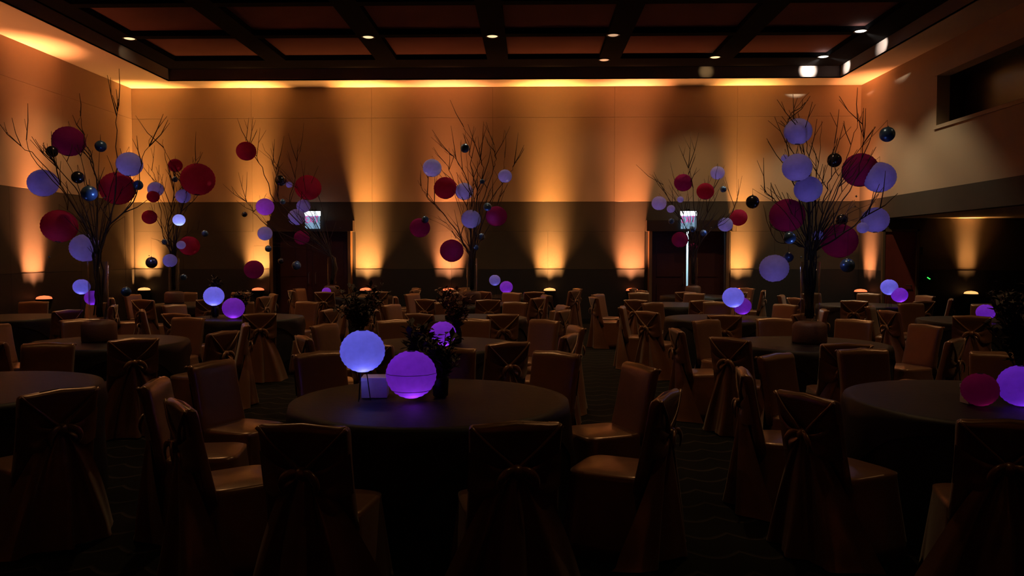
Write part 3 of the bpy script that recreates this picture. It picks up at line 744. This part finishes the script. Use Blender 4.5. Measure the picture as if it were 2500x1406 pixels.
SL = [('W', 885, 857, 55, 5.05, 'large bright blue-white lantern on thin legs on the front centre table', 1.7, None, True),
      ('P', 1004, 914, 62, 5.0, 'largest purple ribbed lantern, low on the front centre table', 1.3, None, False),
      ('P', 1081, 815, 33, 8.0, 'round purple lantern on the table behind the front centre table', 1.3, None, True),
      ('M', 2392, 960, 42, 4.95, 'dark magenta lantern on the front right table', .25, (.8, .15, .6), False),
      ('P', 2492, 960, 52, 4.95, 'bright violet lantern cut by the right picture edge', 1.0, (.30, .12, 1), False),
      ('W', 199, 700, 20, 11.2, 'blue lantern at far left behind the leftmost tall tree', 1.2, None, True),
      ('P', 226, 727, 19, 11.1, 'violet lantern under the far left blue one', 1.1, None, False),
      ('W', 522, 723, 25, 11.5, 'bright blue-white lantern left of the left doors table row', 1.9, None, True),
      ('P', 570, 752, 27, 11.4, 'purple lantern touching the bright blue-white one at left', 1.0, None, False),
      ('W', 1790, 726, 26, 11.4, 'bright blue lantern in front of the right doors', 1.6, None, True),
      ('P', 1812, 747, 22, 11.5, 'dim violet lantern behind the bright blue one before the right doors', .8, None, False),
      ('W', 2171, 701, 20, 14.3, 'bright blue lantern near the alcove', 1.7, None, True),
      ('P', 2196, 720, 19, 14.2, 'violet lantern beside the bright blue one near the alcove', 1.3, None, False),
      ('P', 2406, 763, 21, 11.1, 'lone violet lantern at far right before the alcove', 1.1, (.36, .12, 1), False),
      ('P', 1236, 701, 16, 17.1, 'small violet lantern near the back wall, right of the middle tree', 1.1, None, True),
      ('W', 1208, 684, 14, 17.2, 'small dim lavender lantern near the back wall, right of the middle tree', .5, None, True),
      ('P', 797, 712, 11, 16.9, 'tiny violet lantern in front of the left doors', 1.1, None, True)]
for kd, px_, py_, r_, d_, lb, br_, c_, lg in SL:
    o = stand_lantern(kd, px_, py_, r_, d_, lb, br_, c_, lg)
    if r_ == 62:
        for zz in (.08, -.60):
            rr = math.sqrt(1-(zz/.94)**2)+.012
            MB().lathe([(rr+.008*math.cos(q*pi/3), zz+.012*math.sin(q*pi/3)) for q in range(7)], 48, cap0=False, cap1=False).build('wire_hoop', M['wire'], o, True)
def foliage(x, y, h, spread, m, label, seed, base=.77, n=26):
    rnd = random.Random(seed); root = empty('foliage_arrangement', (x, y, base)); tag(root, label, 'plant', 'dark foliage arrangements on the tables')
    MB().lathe([(.035, 0), (.05, .01), (.055, .12), (.045, .16), (.04, .16), (.045, .11), (.03, .02)], 16).build('vase', M['black'], root, True)
    st = MB(); lf = MB()
    for i in range(n):
        a = rnd.uniform(0, 2*pi); s_ = spread*rnd.uniform(.3, 1); hh = h*rnd.uniform(.55, 1)
        P = [Vector((0, 0, .1)), Vector((s_*.35*math.cos(a), s_*.35*math.sin(a), hh*.6)), Vector((s_*math.cos(a), s_*math.sin(a), hh))]
        P = bez(P, 4); st.tube(P, .003, 3)
        for p in P[3:]:
            for _ in range(2):
                dvec = Vector((rnd.uniform(-1, 1), rnd.uniform(-1, 1), rnd.uniform(-.3, .8))).normalized(); l = rnd.uniform(.05, .09)
                sd = dvec.cross(Vector((0, 0, 1))).normalized()*l*.28; k = len(lf.v)
                lf.v += [tuple(p), tuple(p+dvec*l*.5+sd+Vector((0, 0, .008))), tuple(p+dvec*l), tuple(p+dvec*l*.5-sd+Vector((0, 0, .008)))]; lf.f += [(k, k+1, k+2), (k, k+2, k+3)]
    st.build('stems', M['bark'], root); o = lf.build('leaves', m, root); o['kind'] = 'stuff'
foliage(at(1075, 900, 5.2).x, 5.2, .40, .17, M['leaf'], 'dark leafy arrangement behind the largest purple lantern', 1)
foliage(at(1020, 840, 5.45).x, 5.45, .46, .10, M['leaf'], 'short dark sprigs rising behind the front centre table lanterns', 2)
foliage(at(880, 770, 8.0).x, 8.0, .62, .30, M['leaf'], 'wide dark foliage rising above the big blue-white lantern', 3, n=40)
foliage(at(1115, 770, 8.35).x, 8.35, .50, .16, M['leaf_lit'], 'orange-lit foliage beside the round purple lantern', 4)
foliage(at(2490, 830, 5.45).x, 5.45, .75, .22, M['leaf'], 'tall dark foliage at the right picture edge', 5, n=40)
foliage(at(590, 735, 11.7).x, 11.7, .38, .15, M['leaf'], 'dark foliage over the left purple lantern', 6)
foliage(at(524, 690, 11.8).x, 11.8, .60, .12, M['leaf'], 'dark sprigs over the left bright blue-white lantern', 7)
foliage(at(2442, 770, 11.45).x, 11.45, .42, .16, M['leaf'], 'dark foliage beside the lone violet lantern', 8)
foliage(at(1095, 740, 11.3).x, 11.3, .45, .2, M['leaf_lit'], 'orange-lit foliage on the table without a lantern', 9)
def wbox(px_, py0, py1, wpx, d_, label):
    h_ = (py1-py0)*d_/F; w_ = wpx*d_/F; p = at(px_, py1, d_)
    o = MB().box((-w_/2, -w_/2, 0), (w_/2, w_/2, h_)).build('card_box', M['white_box'], loc=(p.x, d_, .771)); o.rotation_euler = (0, 0, .08)
    MB().box((-w_/2-.003, -w_/2-.003, h_*.86), (w_/2+.003, w_/2+.003, h_+.004)).build('lid', M['white_box'], o)
    tag(o, label, 'box', 'white boxes on the tables')
wbox(917, 938, 985, 62, 5.22, 'white square box lit violet between the front centre lanterns')
wbox(2370, 945, 988, 34, 5.05, 'pinkish white square box beside the dark magenta lantern')
